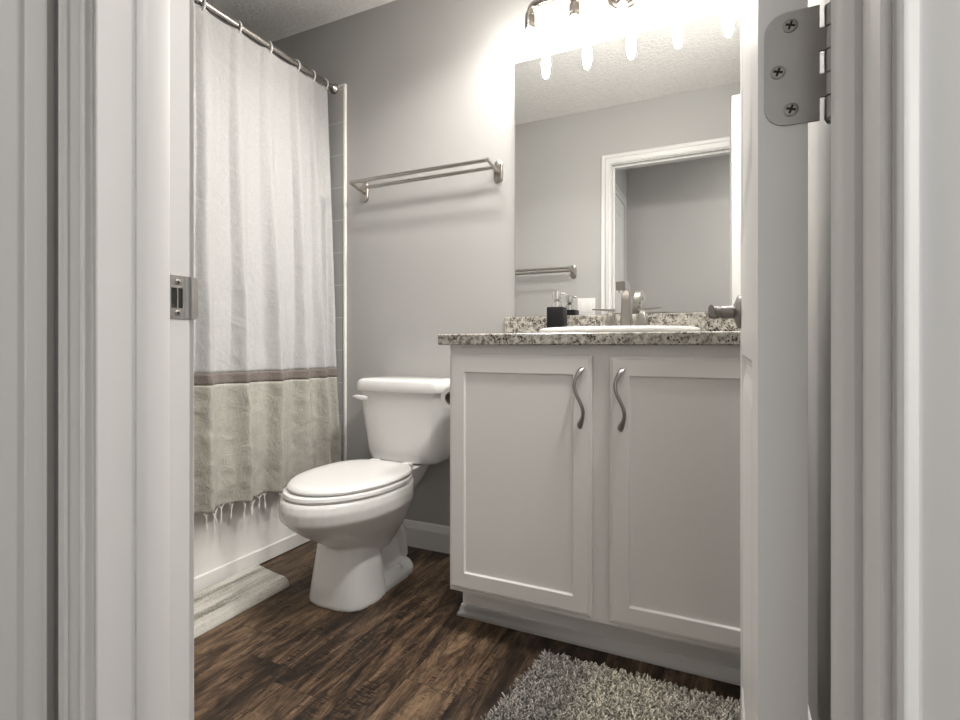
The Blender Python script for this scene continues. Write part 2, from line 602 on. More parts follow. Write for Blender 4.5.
# curved lip past the jamb edge
lip = []
for k in range(9):
    a = k / 8
    lip.append((XJL + 0.0016 - 0.0045 * (a ** 2.0), 0.4725 + 0.0135 * a, a))
rings = []
for x, y, a in lip:
    e = 0.006 * max(0, (a - 0.55) / 0.45) ** 2
    rings.append([(x, y, zs0 + e), (x, y, zs1 - e), (x - 0.0016, y - 0.0006, zs1 - e), (x - 0.0016, y - 0.0006, zs0 + e)])
loft(bm, rings)
sp_ = struct('strike_plate', bm, M['satin'], 'brushed nickel strike plate on the jamb', parent=frame, smooth=True)
bm = new()
box(bm, XJL - 0.0005, XJL + 0.0008, hx[0], hx[1], hx[2], hx[3])
obj('latch_hole', bm, M['dark'], sp_)
bm = new()
box(bm, XJL + 0.0006, XJL + 0.0014, 0.4527, 0.4545, hx[2], hx[3])
obj('latch_tongue', bm, M['satin'], sp_)


def screw(c, axis, r, parent, mat, cross=0.62):
    """flat countersunk screw head with a cross slot, facing -axis direction given as unit vector"""
    bm = new()
    ax = Vector(axis)
    side = ax.cross(Vector((0, 0, 1))).normalized()
    up = Vector((0, 0, 1))
    C = Vector(c)
    rings = []
    for rr, h in ((r, 0.0), (r, 0.0006), (r * 0.86, 0.0011), (r * 0.5, 0.0014)):
        rings.append([C + ax * h + side * (rr * cos(2 * pi * k / 20)) + up * (rr * sin(2 * pi * k / 20)) for k in range(20)])
    loft(bm, rings)
    s = obj('screw', bm, mat, parent)
    return s, side, up


def cross_slot(c, axis, r, parent):
    ax = Vector(axis)
    side = ax.cross(Vector((0, 0, 1))).normalized()
    up = Vector((0, 0, 1))
    bm = new()
    for d1, d2 in ((side + up * 0.35, up - side * 0.35), (up - side * 0.35, side + up * 0.35)):
        d1 = d1.normalized(); d2 = d2.normalized()
        C = Vector(c) + ax * 0.0012
        w, l = r * 0.16, r * 0.62
        base = [C - d1 * l - d2 * w, C + d1 * l - d2 * w, C + d1 * l + d2 * w, C - d1 * l + d2 * w]
        loft(bm, [base, [p + ax * 0.0005 for p in base]])
    return bm


def full_screw(c, axis, r, parent, mat, join=False):
    s, _, _ = screw(c, axis, r, parent, mat)
    bm = cross_slot(c, axis, r, parent)
    # the slot is a surface mark of the screw: second material on the same mesh
    tmp = bmesh.new()
    tmp.from_mesh(s.data)
    org = Vector((0, 0, 0)); p = parent
    while p is not None:
        org += Vector(p.location); p = p.parent
    bmesh.ops.translate(bm, verts=bm.verts, vec=-org)
    me2 = bpy.data.meshes.new('slot'); 
    for f_ in bm.faces:
        f_.material_index = 1
    bm.to_mesh(me2); bm.free()
    tmp.from_mesh(me2)
    nf = len(me2.polygons)
    tmp.faces.ensure_lookup_table()
    for f_ in tmp.faces[-nf:]:
        f_.material_index = 1
    tmp.to_mesh(s.data); tmp.free()
    bpy.data.meshes.remove(me2)
    s.data.materials.append(M['dark'])
    return s


for z in (zs0 + 0.0075, zs1 - 0.0085):
    full_screw((XJL + 0.0014, 0.4535, z), (1, 0, 0), 0.0036, sp_, M['satin'])

# neighbouring doorway in the left hall wall
bm = new()
casing(bm, -0.44, 0.277, ZHEAD - 0.03, lambda a, t_, z: (XHL + t_, a, z))
t3 = struct('trim_3', bm, M['trim'], 'white casing of the neighbouring hall doorway', smooth=True)
bm = new()
rect_rings(bm, 0, 0.717, 0.012, ZHEAD - 0.03, [(0, 0), (0.11, 0.0), (0.125, 0.008), (0.14, 0.008), (0.16, 0.002)], lambda d: d, 0.03)
for v in bm.verts:
    x, y, z = v.co
    v.co = (XHL + 0.006 - y * 0.4, -0.44 + x, z)
d2 = struct('door_2', bm, M['door'], 'closed white door in the hall wall')

# ------------------------------------------------------------------ the open bathroom door
DX0, DX1, DY0, DY1 = 0.0243, 0.0593, 0.484, 1.195   # opened square to the wall
DZ0, DZ1 = 0.036, 2.022
bm = new()
rc = 0.006
box(bm, DX0 + rc, DX1 - rc, DY0 + 0.01, DY1 - 0.01, DZ0 + 0.01, DZ1 - 0.01)
PAN = [(0.24, 0.86), (1.06, 1.90)]
ya, yb = DY0 + 0.115, DY1 - 0.115
for (y0, y1, z0, z1) in ((DY0, ya, DZ0, DZ1), (yb, DY1, DZ0, DZ1), (ya, yb, DZ0, PAN[0][0]), (ya, yb, PAN[0][1], PAN[1][0]), (ya, yb, PAN[1][1], DZ1)):
    box(bm, DX0, DX1, y0, y1, z0, z1)
for z0, z1 in PAN:
    for xs, sg in ((DX0, 1), (DX1, -1)):
        rings = []
        for ins, d in ((0, 0.0), (0.006, 0.0035), (0.016, 0.0062), (0.030, 0.0062), (0.052, 0.0012), (0.070, 0.0004)):
            arch = 0.0
            rings.append([(xs + sg * d, ya + ins, z0 + ins), (xs + sg * d, yb - ins, z0 + ins), (xs + sg * d, yb - ins, z1 - ins), (xs + sg * d, ya + ins, z1 - ins)])
        loft(bm, rings, cap0=False)
door = struct('door_1', bm, M['door'], 'white panelled bathroom door standing open with lever handle')


def lever(side):
    sx = -1 if side < 0 else 1
    xf = DX0 if side < 0 else DX1
    cy, cz = DY1 - 0.062, 0.940
    bm = new()
    lathe(bm, [(0.0325, 0.0), (0.0325, sx * 0.004), (0.030, sx * 0.007), (0.020, sx * 0.011), (0.0135, sx * 0.0135)], (xf, cy, cz), 'x', 36)
    lathe(bm, [(0.0125, sx * 0.012), (0.0125, sx * 0.034), (0.0105, sx * 0.035), (0.0105, sx * 0.038), (0.0125, sx * 0.039),
               (0.0125, sx * 0.052), (0.010, sx * 0.058), (0.004, sx * 0.060)], (xf, cy, cz), 'x', 28)
    h = obj('door_handle', bm, M['pull'], door)
    h['label'] = 'brushed nickel lever handle with round rose'
    bm = new()
    pts = [(xf + sx * 0.046, cy + 0.006, cz), (xf + sx * 0.050, cy - 0.02, cz + 0.001), (xf + sx * 0.052, cy - 0.06, cz + 0.003), (xf + sx * 0.050, cy - 0.105, cz + 0.001)]
    tube(bm, pts, [(0.0075, 0.010), (0.007, 0.0095), (0.006, 0.0085), (0.005, 0.0075)], 16)
    obj('lever', bm, M['pull'], h)


lever(-1)
lever(1)

# hinge on the hinge edge of the door, facing the hall
hz0, hz1 = 1.0522, 1.1425
hn = new()
yh = DY0 - 0.0016
cr = 0.0155
out = []
for k in range(9):
    a = pi / 2 * k / 8
    out.append((0.0292 + cr - cr * sin(a), hz1 - cr + cr * cos(a)))       # top left corner
for k in range(9):
    a = pi / 2 * k / 8
    out.append((0.0292 + cr - cr * cos(a), hz0 + cr - cr * sin(a)))       # bottom left corner
kn = (hz1 - hz0) / 5
xe, xk = 0.0670, 0.0715
out.append((xe, hz0))
for i in (1, 3):
    zb, zt = hz0 + kn * i, hz0 + kn * (i + 1)
    out += [(xe, zb), (xk, zb), (xk, zt), (xe, zt)]
out.append((xe, hz1))
# remove duplicate points
pp = []
for p in out:
    if not pp or (abs(p[0] - pp[-1][0]) + abs(p[1] - pp[-1][1])) > 1e-7:
        pp.append(p)
loft(hn, [[(x, yh, z) for x, z in pp], [(x, yh + 0.0024, z) for x, z in pp]])
hinge = obj('hinge', hn, M['satin'], door, smooth=False)
hinge['label'] = 'satin nickel hinge leaf with rounded corners'
bm = new()
bc = (0.0762, DY0 + 0.0015)
for i in range(5):
    lathe(bm, [(0.0046, 0), (0.0058, 0.0007), (0.0058, kn - 0.0009), (0.0046, kn - 0.0002)], (bc[0], bc[1], hz0 + kn * i), 'z', 20)
lathe(bm, [(0.0040, -0.002), (0.0050, -0.0012), (0.0050, 0)], (bc[0], bc[1], hz0), 'z', 16)
obj('hinge_barrel', bm, M['satin'], hinge)
for sx_, sz_ in ((0.0470, 1.1310), (0.0385, 1.0955), (0.0475, 1.0640)):
    full_screw((sx_, yh, sz_), (0, -1, 0), 0.0054, hinge, M['satin'])
# the other leaf is let into the jamb
bm = new(); box(bm, XJR - 0.0008, XJR + 0.0012, YD - 0.034, YD + 0.006, hz0, hz1)
obj('hinge_leaf', bm, M['satin'], hinge)

sw_ = radians(-0.33)
door.rotation_euler = (0, 0, sw_)
pv = Vector((DX0, DY0, 0))
door.location = pv - Matrix.Rotation(sw_, 3, 'Z') @ pv

# ------------------------------------------------------------------ bathtub
bm = new()
tx0, tx1, ty0, ty1, tz = XT + 0.011, -1.664, YD + 0.011, YB - 0.011, 0.375


def rrect(x0, x1, y0, y1, r, z, n=6):
    pts = []
    for cx, cy, a0 in ((x1 - r, y1 - r, 0), (x0 + r, y1 - r, pi / 2), (x0 + r, y0 + r, pi), (x1 - r, y0 + r, 3 * pi / 2)):
        for k in range(n + 1):
            a = a0 + pi / 2 * k / n
            pts.append((cx + r * cos(a), cy + r * sin(a), z))
    return pts


rings = [rrect(tx0, -1.682, ty0, ty1, 0.004, 0.0), rrect(tx0, -1.676, ty0, ty1, 0.004, 0.004), rrect(tx0, -1.676, ty0, ty1, 0.004, 0.0575), rrect(tx0, -1.681, ty0, ty1, 0.004, 0.0625), rrect(tx0, -1.683, ty0, ty1, 0.004, 0.075),
         rrect(tx0, -1.690, ty0, ty1, 0.004, 0.30), rrect(tx0, -1.686, ty0, ty1, 0.004, 0.330), rrect(tx0, -1.668, ty0, ty1, 0.004, 0.340),
         rrect(tx0, -1.664, ty0, ty1, 0.006, 0.345), rrect(tx0, -1.664, ty0, ty1, 0.006, 0.366), rrect(tx0 + 0.004, -1.672, ty0 + 0.004, ty1 - 0.004, 0.01, tz),
         rrect(tx0 + 0.05, -1.745, ty0 + 0.09, ty1 - 0.09, 0.10, tz - 0.002), rrect(tx0 + 0.06, -1.757, ty0 + 0.10, ty1 - 0.10, 0.10, tz - 0.02),
         rrect(tx0 + 0.09, -1.79, ty0 + 0.16, ty1 - 0.16, 0.11, 0.10), rrect(tx0 + 0.14, -1.85, ty0 + 0.24, ty1 - 0.22, 0.11, 0.06)]
loft(bm, rings)
tag(obj('bathtub', bm, M['tub']), 'white alcove bathtub behind the shower curtain', 'bathtub')

# ------------------------------------------------------------------ shower rod, rings, curtain
XROD, ZROD = -1.660, 2.078
rod = thing('shower_rod', 'metal shower rod running from the tiled wall above the curtain', 'shower rod', (XROD, YB - 0.011, ZROD))
bm = new(); lathe(bm, [(0.0125, 0.0), (0.0125, YB - YD - 0.022)], (XROD, YD + 0.011, ZROD), 'y', 24)
obj('rod', bm, M['steel'], rod)
for y, s in ((YB - 0.010, -1), (YD + 0.010, 1)):
    bm = new(); lathe(bm, [(0.024, 0), (0.024, s * 0.006), (0.020, s * 0.012), (0.0165, s * 0.020), (0.0145, s * 0.024)], (XROD, y, ZROD), 'y', 28)
    obj('flange', bm, M['steel'], rod)

RINGS = [1.856, 1.776, 1.680, 1.533, 1.384, 1.234, 1.098, 0.950, 0.800, 0.660]
ring_bm = new()
rr = 0.0215
pts = [(rr * sin(2 * pi * k / 28), 0, rr * cos(2 * pi * k / 28)) for k in range(29)]
seg = 10
rings = []
for k in range(28):
    a = 2 * pi * k / 28
    c_ = Vector((rr * 0.82 * sin(a), 0.004 * sin(a), rr * 1.18 * cos(a)))
    d_ = Vector((sin(a), 0, cos(a)))
    e_ = Vector((0, 1, 0))
    rings.append([c_ + d_ * (0.0030 * cos(2 * pi * j / seg)) + e_ * (0.0036 * sin(2 * pi * j / seg)) for j in range(seg)])
rings.append(rings[0])
loft(ring_bm, rings, False, False)
finish(ring_bm, True)
ring_me = bpy.data.meshes.new('curtain_ring'); ring_bm.to_mesh(ring_me); ring_bm.free()
ring_me.materials.append(M['plastic'])
ordn = ['nearest the rod flange', 'second from the rod flange', 'third from the rod flange', 'fourth from the rod flange', 'fifth from the rod flange',
        'sixth from the rod flange, beside the door frame', 'seventh from the rod flange', 'eighth from the rod flange', 'ninth from the rod flange', 'tenth from the rod flange']
for i, y in enumerate(RINGS):
    o = bpy.data.objects.new('curtain_ring', ring_me)
    o.location = (XROD, y, ZROD - 0.0085)
    o.rotation_euler = (0, 0, random.uniform(-0.25, 0.25))
    COL.objects.link(o)
    tag(o, 'white plastic curtain ring on the rod, ' + ordn[i], 'curtain ring', 'white rings along the shower rod')

ZTOP, ZBOT = 2.062, 0.300
knots = sorted(RINGS)


def phase(y):
    if y <= knots[0]:
        return (y - knots[0]) / 0.15
    for i in range(len(knots) - 1):
        if y <= knots[i + 1]:
            return i + (y - knots[i]) / (knots[i + 1] - knots[i])
    return len(knots) - 1 + (y - knots[-1]) / 0.09


Y0C, Y1C = 0.62, 1.872


def cur(u, z):
    """point of the curtain: u 0..1 along the rod, z height"""
    h = (ZTOP - z) / (ZTOP - ZBOT)
    y = Y0C + (Y1C - Y0C) * u
    ph = phase(y)
    fr = ph - math.floor(ph)
    # pinched at the rings, sagging between them
    pin = abs(sin(pi * ph))
    amp = 0.005 + 0.025 * min(1, h * 1.7)
    yy = y + 0.018 * h ** 1.2 * max(0, (u - 0.6) / 0.4) ** 1.5
    ef = min(1, max(0, (u - 0.90) / 0.09))
    amp *= 1 - 0.75 * ef
    x = XROD + 0.050 * min(1, h * 1.1) + 0.022 * ef * max(0, (h - 0.72) / 0.28)
    sh = 0.5 * sin(2.1 * h + 1.7 * u * 6) + 1.1 * noise.noise((y * 4.0, z * 0.7, 12.0)) * min(1, h * 2)
    wv = cos(2 * pi * ph + sh)
    x += amp * (0.8 * wv + 0.28 * cos(4 * pi * ph + 2 * sh + 0.6))
    yy -= 0.22 * amp * sin(2 * pi * ph + sh)
    x += 0.006 * sin(2 * pi * (ph * 2.3 + 0.6 * h) + 1.0) * min(1, h * 2)
    x += 0.012 * min(1, h * 3) * noise.noise((y * 5.0, z * 1.1, 3.0))
    k2 = min(1, max(0, (h - 0.3) / 0.5))
    x += 0.006 * k2 * noise.noise((y * 16.0, z * 6.0, 9.0)) + 0.004 * k2 * noise.noise((y * 30.0 + z * 14, z * 20.0 - y * 9, 2.0))
    yy += 0.006 * noise.noise((y * 6.0, z * 2.0, 5.0)) * min(1, h * 2)
    x = max(x, XROD + 0.020 * min(1, h * 1.6))
    zz = z - 0.008 * pin * max(0, 1 - h * 14)
    zz += 0.006 * sin(4.1 * u + 0.7) * h
    return (x, min(yy, YB - 0.022), zz)


curtain = thing('shower_curtain', 'white shower curtain with brown stripe, taupe bottom panel and tasselled hem', 'shower curtain', (XROD, 1.2, ZTOP))
ZB1, ZB0 = 0.776, 0.735
NU = 420


def cloth(name, z1, z0, nz, mat, label=None):
    bm = new()
    grid = []
    for j in range(nz + 1):
        z = z1 + (z0 - z1) * j / nz
        grid.append([bm.verts.new(cur(i / NU, z)) for i in range(NU + 1)])
    for j in range(nz):
        for i in range(NU):
            bm.faces.new((grid[j][i], grid[j][i + 1], grid[j + 1][i + 1], grid[j + 1][i]))
    o = obj(name, bm, mat, curtain, True, 80)
    md = o.modifiers.new('thickness', 'SOLIDIFY'); md.thickness = 0.0016; md.offset = 0
    if label:
        o['label'] = label
    return o


cloth('upper_panel', ZTOP, ZB1, 120, M['cloth_white'])
cloth('stripe', ZB1, ZB0, 4, M['cloth_band'], 'brown stripe sewn across the curtain')
cloth('lower_panel', ZB0, ZBOT, 44, M['cloth_taupe'], 'taupe bottom panel of the curtain')
NT_ = 40
for k in range(NT_):
    u = (k + 0.5) / NT_
    p = Vector(cur(u, ZBOT))
    bm = new()
    L = 0.048 + random.uniform(-0.006, 0.008)
    sx_, sy_ = random.uniform(-0.003, 0.003), random.uniform(-0.004, 0.004)
    tube(bm, [p + Vector((0.001, -0.010, 0.002)), p + Vector((0.001, -0.004, -0.006)), p + Vector((0.001, 0, -0.010)), p + Vector((sx_ * 0.5, sy_ * 0.5, -0.6 * L)),
              p + Vector((sx_, sy_, -0.78 * L)), p + Vector((sx_, sy_, -0.86 * L)), p + Vector((sx_ * 1.1, sy_ * 1.3, -L - 0.008))],
         [0.0014, 0.0018, 0.0027, 0.0017, 0.0023, 0.0034, 0.0022], 8)
    tube(bm, [p + Vector((0.001, 0.010, 0.002)), p + Vector((0.001, 0.004, -0.006)), p + Vector((0.001, 0, -0.010))], [0.0012, 0.0014, 0.002], 6)
    obj('tassel', bm, M['thread'], curtain)

# ------------------------------------------------------------------ towel bars


def towel_bar(label, x0, x1, z, wall, sg):
    """double towel bar between x0 and x1; wall = y of the wall, sg = direction out of the wall"""
    root = thing('towel_bar', label, 'towel bar', ((x0 + x1) / 2, wall, z), 'double towel bars')
    yo, yi = wall + sg * 0.105, wall + sg * 0.050
    for y, zz in ((yo, z + 0.012), (yi, z)):
        bm = new(); lathe(bm, [(0.0076, 0.0), (0.0076, x1 - x0)], (x0, y, zz), 'x', 18)
        obj('rail', bm, M['nickel'], root)
    for x in (x0 + 0.005, x1 - 0.005):
        bm = new()
        # wall plate: upright rounded oval
        rings = []
        for s_, d in ((1.0, 0.0), (1.0, 0.006), (0.86, 0.010), (0.4, 0.011)):
            rings.append([(x + 0.019 * s_ * cos(a), wall + sg * d, z - 0.002 + 0.026 * math.copysign(1, sin(a)) * s_ + 0.019 * s_ * sin(a))
                          for a in [2 * pi * (k + 0.5) / 28 for k in range(28)]])
        loft(bm, rings)
        br_ = obj('bracket', bm, M['nickel'], root)
        bm = new()
        tube(bm, [(x, wall + sg * 0.006, z - 0.006), (x, yi, z), (x, yo + sg * 0.008, z + 0.012)], [(0.006, 0.010), (0.0055, 0.009), (0.005, 0.008)], 14)
        obj('arm', bm, M['nickel'], br_)
    return root


towel_bar('brushed nickel double towel bar on the wall above the toilet', -1.494, -0.822, 1.578, YB, -1)
towel_bar('double towel bar on the doorway wall, seen in the mirror', -1.53, -0.902, 1.362, YD, 1)

# light switch on the doorway wall
sw = thing('light_switch', 'white switch plate beside the doorway, seen in the mirror', 'light switch', (-0.822, YD, 1.122))
bm = new(); box(bm, -0.880, -0.764, YD, YD + 0.006, 1.062, 1.182, 0.002)
obj('plate', bm, M['plastic'], sw)
for x in (-0.846, -0.798):
    bm = new(); box(bm, x - 0.017, x + 0.017, YD + 0.004, YD + 0.009, 1.089, 1.155, 0.002)
    obj('rocker', bm, M['plastic'], sw)

# ------------------------------------------------------------------ toilet
TX, TYW = -1.178, YB
toilet = thing('toilet', 'white two-piece toilet with closed lid between tub and vanity', 'toilet', (TX, 1.56, 0))


def egg(z, yf, yb, hw, n=48, pf=2.0, pb=2.6, split=0.56):
    """egg outline seen from above: front yf (towards -y), back yb, half-width hw"""
    yc = yf + (yb - yf) * split
    pts = []
    for k in range(n):
        a = 2 * pi * k / n
        c_, s_ = cos(a), sin(a)
        if s_ < 0:
            e = 2 / pf
            pts.append((TX + hw * math.copysign(abs(c_) ** e, c_), yc + (yc - yf) * -abs(s_) ** e, z))
        else:
            e = 2 / pb
            pts.append((TX + hw * math.copysign(abs(c_) ** e, c_), yc + (yb - yc) * abs(s_) ** e, z))
    return pts


bm = new()
loft(bm, [egg(0.15, 1.44, 1.62, 0.075), egg(0.185, 1.385, 1.64, 0.098), egg(0.225, 1.318, 1.66, 0.126), egg(0.265, 1.254, 1.67, 0.151),
          egg(0.300, 1.208, 1.68, 0.170), egg(0.318, 1.188, 1.68, 0.180), egg(0.330, 1.177, 1.68, 0.186), egg(0.362, 1.174, 1.68, 0.187), egg(0.384, 1.182, 1.68, 0.184), egg(0.392, 1.190, 1.68, 0.180)])
# front pedestal: flat-fronted column flaring to the floor


def ped(z, yf, yb, hw, p=3.4):
    return [(x - 0.018, y, z_) for x, y, z_ in egg(z, yf, yb, hw, 48, p, 4.5, 0.5)]


loft(bm, [ped(0.0, 1.345, 1.55, 0.122, 2.7), ped(0.012, 1.344, 1.55, 0.122, 2.7), ped(0.06, 1.350, 1.545, 0.114, 2.8), ped(0.15, 1.366, 1.54, 0.102, 3.0), ped(0.23, 1.378, 1.54, 0.094, 3.0), ped(0.29, 1.385, 1.54, 0.090)])
# trapway body behind
loft(bm, [ped(0.0, 1.50, 1.765, 0.068), ped(0.06, 1.50, 1.750, 0.066), ped(0.16, 1.48, 1.73, 0.062), ped(0.28, 1.50, 1.76, 0.078), ped(0.34, 1.50, 1.84, 0.10), ped(0.402, 1.50, 1.90, 0.115)])
# foot flange
loft(bm, [ped(0.0, 1.40, 1.752, 0.114, 3), ped(0.022, 1.40, 1.750, 0.113, 3), ped(0.042, 1.41, 1.740, 0.103, 3), ped(0.056, 1.42, 1.722, 0.082, 3)])
bowl = obj('bowl', bm, M['porcelain'], toilet, True, 60)
md = bowl.modifiers.new('fuse', 'REMESH'); md.mode = 'VOXEL'; md.voxel_size = 0.0045; md.use_smooth_shade = True
md = bowl.modifiers.new('soften', 'SMOOTH'); md.factor = 0.5; md.iterations = 4
# trapway bulge on the side
bm = new()
for s in (-1, 1):
    tube(bm, [(TX - 0.018 + s * 0.046, 1.50, 0.19), (TX - 0.018 + s * 0.050, 1.57, 0.235), (TX - 0.018 + s * 0.050, 1.64, 0.215), (TX - 0.018 + s * 0.048, 1.69, 0.15), (TX - 0.018 + s * 0.044, 1.715, 0.06)], [0.03, 0.036, 0.036, 0.034, 0.030], 16)
obj('trapway', bm, M['porcelain'], toilet)
for s in (-1, 1):
    bm = new(); lathe(bm, [(0.0135, 0.0), (0.0135, 0.012), (0.011, 0.019), (0.005, 0.0225)], (TX - 0.018 + s * 0.090, 1.635, 0.034), 'z', 18)
    obj('bolt_cap', bm, M['porcelain'], toilet)
bm = new()
loft(bm, [egg(0.3925, 1.202, 1.665, 0.176), egg(0.394, 1.194, 1.67, 0.181), egg(0.400, 1.191, 1.67, 0.183), egg(0.408, 1.194, 1.67, 0.181), egg(0.411, 1.202, 1.668, 0.176)])
obj('seat', bm, M['plastic'], toilet)
bm = new()
loft(bm, [egg(0.4135, 1.220, 1.664, 0.171), egg(0.4150, 1.212, 1.669, 0.176), egg(0.422, 1.210, 1.671, 0.178), egg(0.428, 1.215, 1.669, 0.174), egg(0.4315, 1.222, 1.659, 0.164), egg(0.4335, 1.26, 1.63, 0.13), egg(0.434, 1.34, 1.55, 0.06)])
obj('lid', bm, M['plastic'], toilet)
for s in (-1, 1):
    bm = new(); box(bm, TX + s * 0.075 - 0.02, TX + s * 0.075 + 0.02, 1.664, 1.700, 0.400, 0.426, 0.006, 3)
    obj('seat_hinge', bm, M['plastic'], toilet)


def tankring(z, yf, yb, hw, r, bow=0.0):
    pts = rrect(TX - hw, TX + hw, yf, yb, r, z, 8)
    return [(x, y - bow * (1 - ((x - TX) / hw) ** 2) * (1 if y < (yf + yb) / 2 else 0), z_) for x, y, z_ in pts]


def subdiv_ring(pts, n=3):
    out = []
    for a, b in zip(pts, pts[1:] + pts[:1]):
        for k in range(n):
            out.append(tuple(a[i] + (b[i] - a[i]) * k / n for i in range(3)))
    return out


def tr(z, yf, yb, hw, r, bow=0.012):
    base = subdiv_ring(rrect(TX - hw, TX + hw, yf, yb, r, z, 5), 4)
    return [(x, y - bow * max(0, 1 - ((x - TX) / hw) ** 2) * (1 if y < (yf + yb) / 2 else 0), z_) for x, y, z_ in base]


bm = new()
loft(bm, [tr(0.404, 1.770, 1.89, 0.140, 0.035), tr(0.408, 1.757, 1.90, 0.153, 0.04), tr(0.418, 1.749, 1.905, 0.162, 0.045), tr(0.440, 1.744, 1.91, 0.169, 0.045), tr(0.50, 1.740, 1.912, 0.177, 0.045),
          tr(0.60, 1.734, 1.915, 0.190, 0.045), tr(0.692, 1.729, 1.918, 0.203, 0.045)])
obj('tank', bm, M['porcelain'], toilet)
bm = new()
loft(bm, [tr(0.688, 1.726, 1.920, 0.204, 0.045), tr(0.690, 1.720, 1.922, 0.211, 0.048), tr(0.696, 1.718, 1.922, 0.213, 0.048), tr(0.722, 1.719, 1.922, 0.212, 0.048), tr(0.732, 1.724, 1.920, 0.206, 0.046),
          tr(0.738, 1.736, 1.912, 0.194, 0.04), tr(0.741, 1.76, 1.89, 0.16, 0.03)])
obj('tank_lid', bm, M['porcelain'], toilet)
bm = new()
lathe(bm, [(0.011, 0.012), (0.011, -0.008), (0.008, -0.012)], (-1.330, 1.735, 0.662), 'y', 18)
tube(bm, [(-1.312, 1.716, 0.660), (-1.330, 1.713, 0.661), (-1.358, 1.712, 0.664), (-1.375, 1.714, 0.665), (-1.386, 1.716, 0.664)],
     [(0.005, 0.008), (0.006, 0.0105), (0.0055, 0.0095), (0.0045, 0.006), (0.002, 0.003)], 14)
obj('flush_lever', bm, M['plastic'], toilet)

# ------------------------------------------------------------------ vanity cabinet
VX0, VX1, VF = -0.770, 0.157, 1.418     # left side, right side, face-frame front
van = thing('vanity_cabinet', 'white two-door vanity cabinet under the granite countertop', 'vanity cabinet', ((VX0 + VX1) / 2, 1.68, 0))
bm = new()
CZ0, CZ1, ST_ = 0.122, 0.8755, 0.019
box(bm, VX0, VX0 + 0.016, VF + ST_, YB - 0.001, CZ0, CZ1)
box(bm, VX1 - 0.016, VX1, VF + ST_, YB - 0.001, CZ0, CZ1)
box(bm, VX0 + 0.016, VX1 - 0.016, VF + ST_, YB - 0.001, CZ0, CZ0 + 0.016)
box(bm, VX0 + 0.016, VX1 - 0.016, YB - 0.008, YB - 0.001, CZ0 + 0.016, CZ1)
for x0_, x1_ in ((VX0, VX0 + 0.040), (-0.340, -0.262), (VX1 - 0.040, VX1)):
    box(bm, x0_, x1_, VF, VF + ST_, CZ0, CZ1, 0.0008, 1)
for z0_, z1_ in ((CZ0, CZ0 + 0.038), (CZ1 - 0.055, CZ1)):
    for x0_, x1_ in ((VX0 + 0.040, -0.340), (-0.262, VX1 - 0.040)):
        box(bm, x0_, x1_, VF + 0.0002, VF + ST_, z0_, z1_)
obj('carcass', bm, M['cabinet'], van)
bm = new()
box(bm, VX0 - 0.002, VX1, VF + 0.092, VF + 0.108, 0.0, 0.1215)
box(bm, VX0 - 0.002, VX0 + 0.016, VF + 0.108, YB - 0.016, 0.0, 0.122)
obj('toe_kick', bm, M['cabinet'], van)
SHOE = [(0, 0), (0.014, 0), (0.014, 0.006), (0.0125, 0.011), (0.009, 0.016), (0.0075, 0.024), (0.0050, 0.030), (0.0040, 0.036), (0, 0.038)]
bm = new()
ky = VF + 0.092
prism(bm, SHOE, lambda u, w, s: ((VX0 - 0.002 - u) if s == 0 else VX1, ky - u, w), (0, 1))
prism(bm, SHOE, lambda u, w, s: (VX0 - 0.002 - u, (ky - u) if s == 0 else YB - 0.016, w), (0, 1))
obj('base_molding', bm, M['cabinet'], van)
DPROF = [(0.0, 0.001), (0.0, 0.0125), (0.0035, 0.0150), (0.0075, 0.0152), (0.0085, 0.0185), (0.0105, 0.0195), (0.0500, 0.0195), (0.0512, 0.0188), (0.0534, 0.0132), (0.0550, 0.0125), (0.0560, 0.0124)]


def pull(x, zc, parent):
    """wavy strap pull with leaf-shaped feet"""
    bm = new()
    y0 = VF - 0.0195
    H = 0.080
    pts, rad = [], []
    N = 28
    for k in range(N + 1):
        s = k / N
        z = zc + H - 2 * H * s
        xx = x + 0.003 - 0.0145 * sin(2 * pi * s) + 0.004 * cos(pi * s)
        lift = 0.026 * (sin(pi * s) ** 0.55)
        pts.append((xx, y0 - 0.002 - lift, z))
        e = abs(2 * s - 1)
        w = 0.0052 + 0.0048 * max(0, (e - 0.62) / 0.38) ** 1.0 * (1.0 if e < 0.94 else 0.55)
        rad.append((w, 0.0040))
    tube(bm, pts, rad, 14)
    o = obj('handle', bm, M['pull'], parent)
    o['label'] = 'wavy satin nickel pull'
    return o


for x0, x1, hxx in ((-0.763, -0.326, -0.358), (-0.279, 0.150, -0.250)):
    bm = new()
    rect_rings(bm, x0, x1, 0.138, 0.846, DPROF, lambda d: VF - d, VF - 0.0005)
    d = obj('door', bm, M['cabinet'], van, smooth=False)
    pull(hxx, 0.733, d)

# ------------------------------------------------------------------ countertop with backsplash
CT = 0.9095
top = thing('countertop', 'speckled granite countertop with backsplash on the white vanity', 'countertop', ((VX0 + VX1) / 2, 1.66, 0.876))
CX0, CX1, CF = -0.795, 0.159, 1.388
SCX, SCY, SRX, SRY = -0.305, 1.640, 0.243, 0.205     # sink rim ellipse
bm = new()
n = 64
hole = [(SCX + 0.222 * cos(2 * pi * k / n), SCY + 0.182 * sin(2 * pi * k / n)) for k in range(n)]


def on_rect(k):
    a = 2 * pi * k / n
    dx, dy = cos(a), sin(a)
    tx = ((CX1 if dx > 0 else CX0) - SCX) / dx if abs(dx) > 1e-9 else 1e9
    ty = (((YB - 0.0015) if dy > 0 else CF) - SCY) / dy if abs(dy) > 1e-9 else 1e9
    tt = min(tx, ty)
    return (SCX + dx * tt, SCY + dy * tt)


outer = [on_rect(k) for k in range(n)]
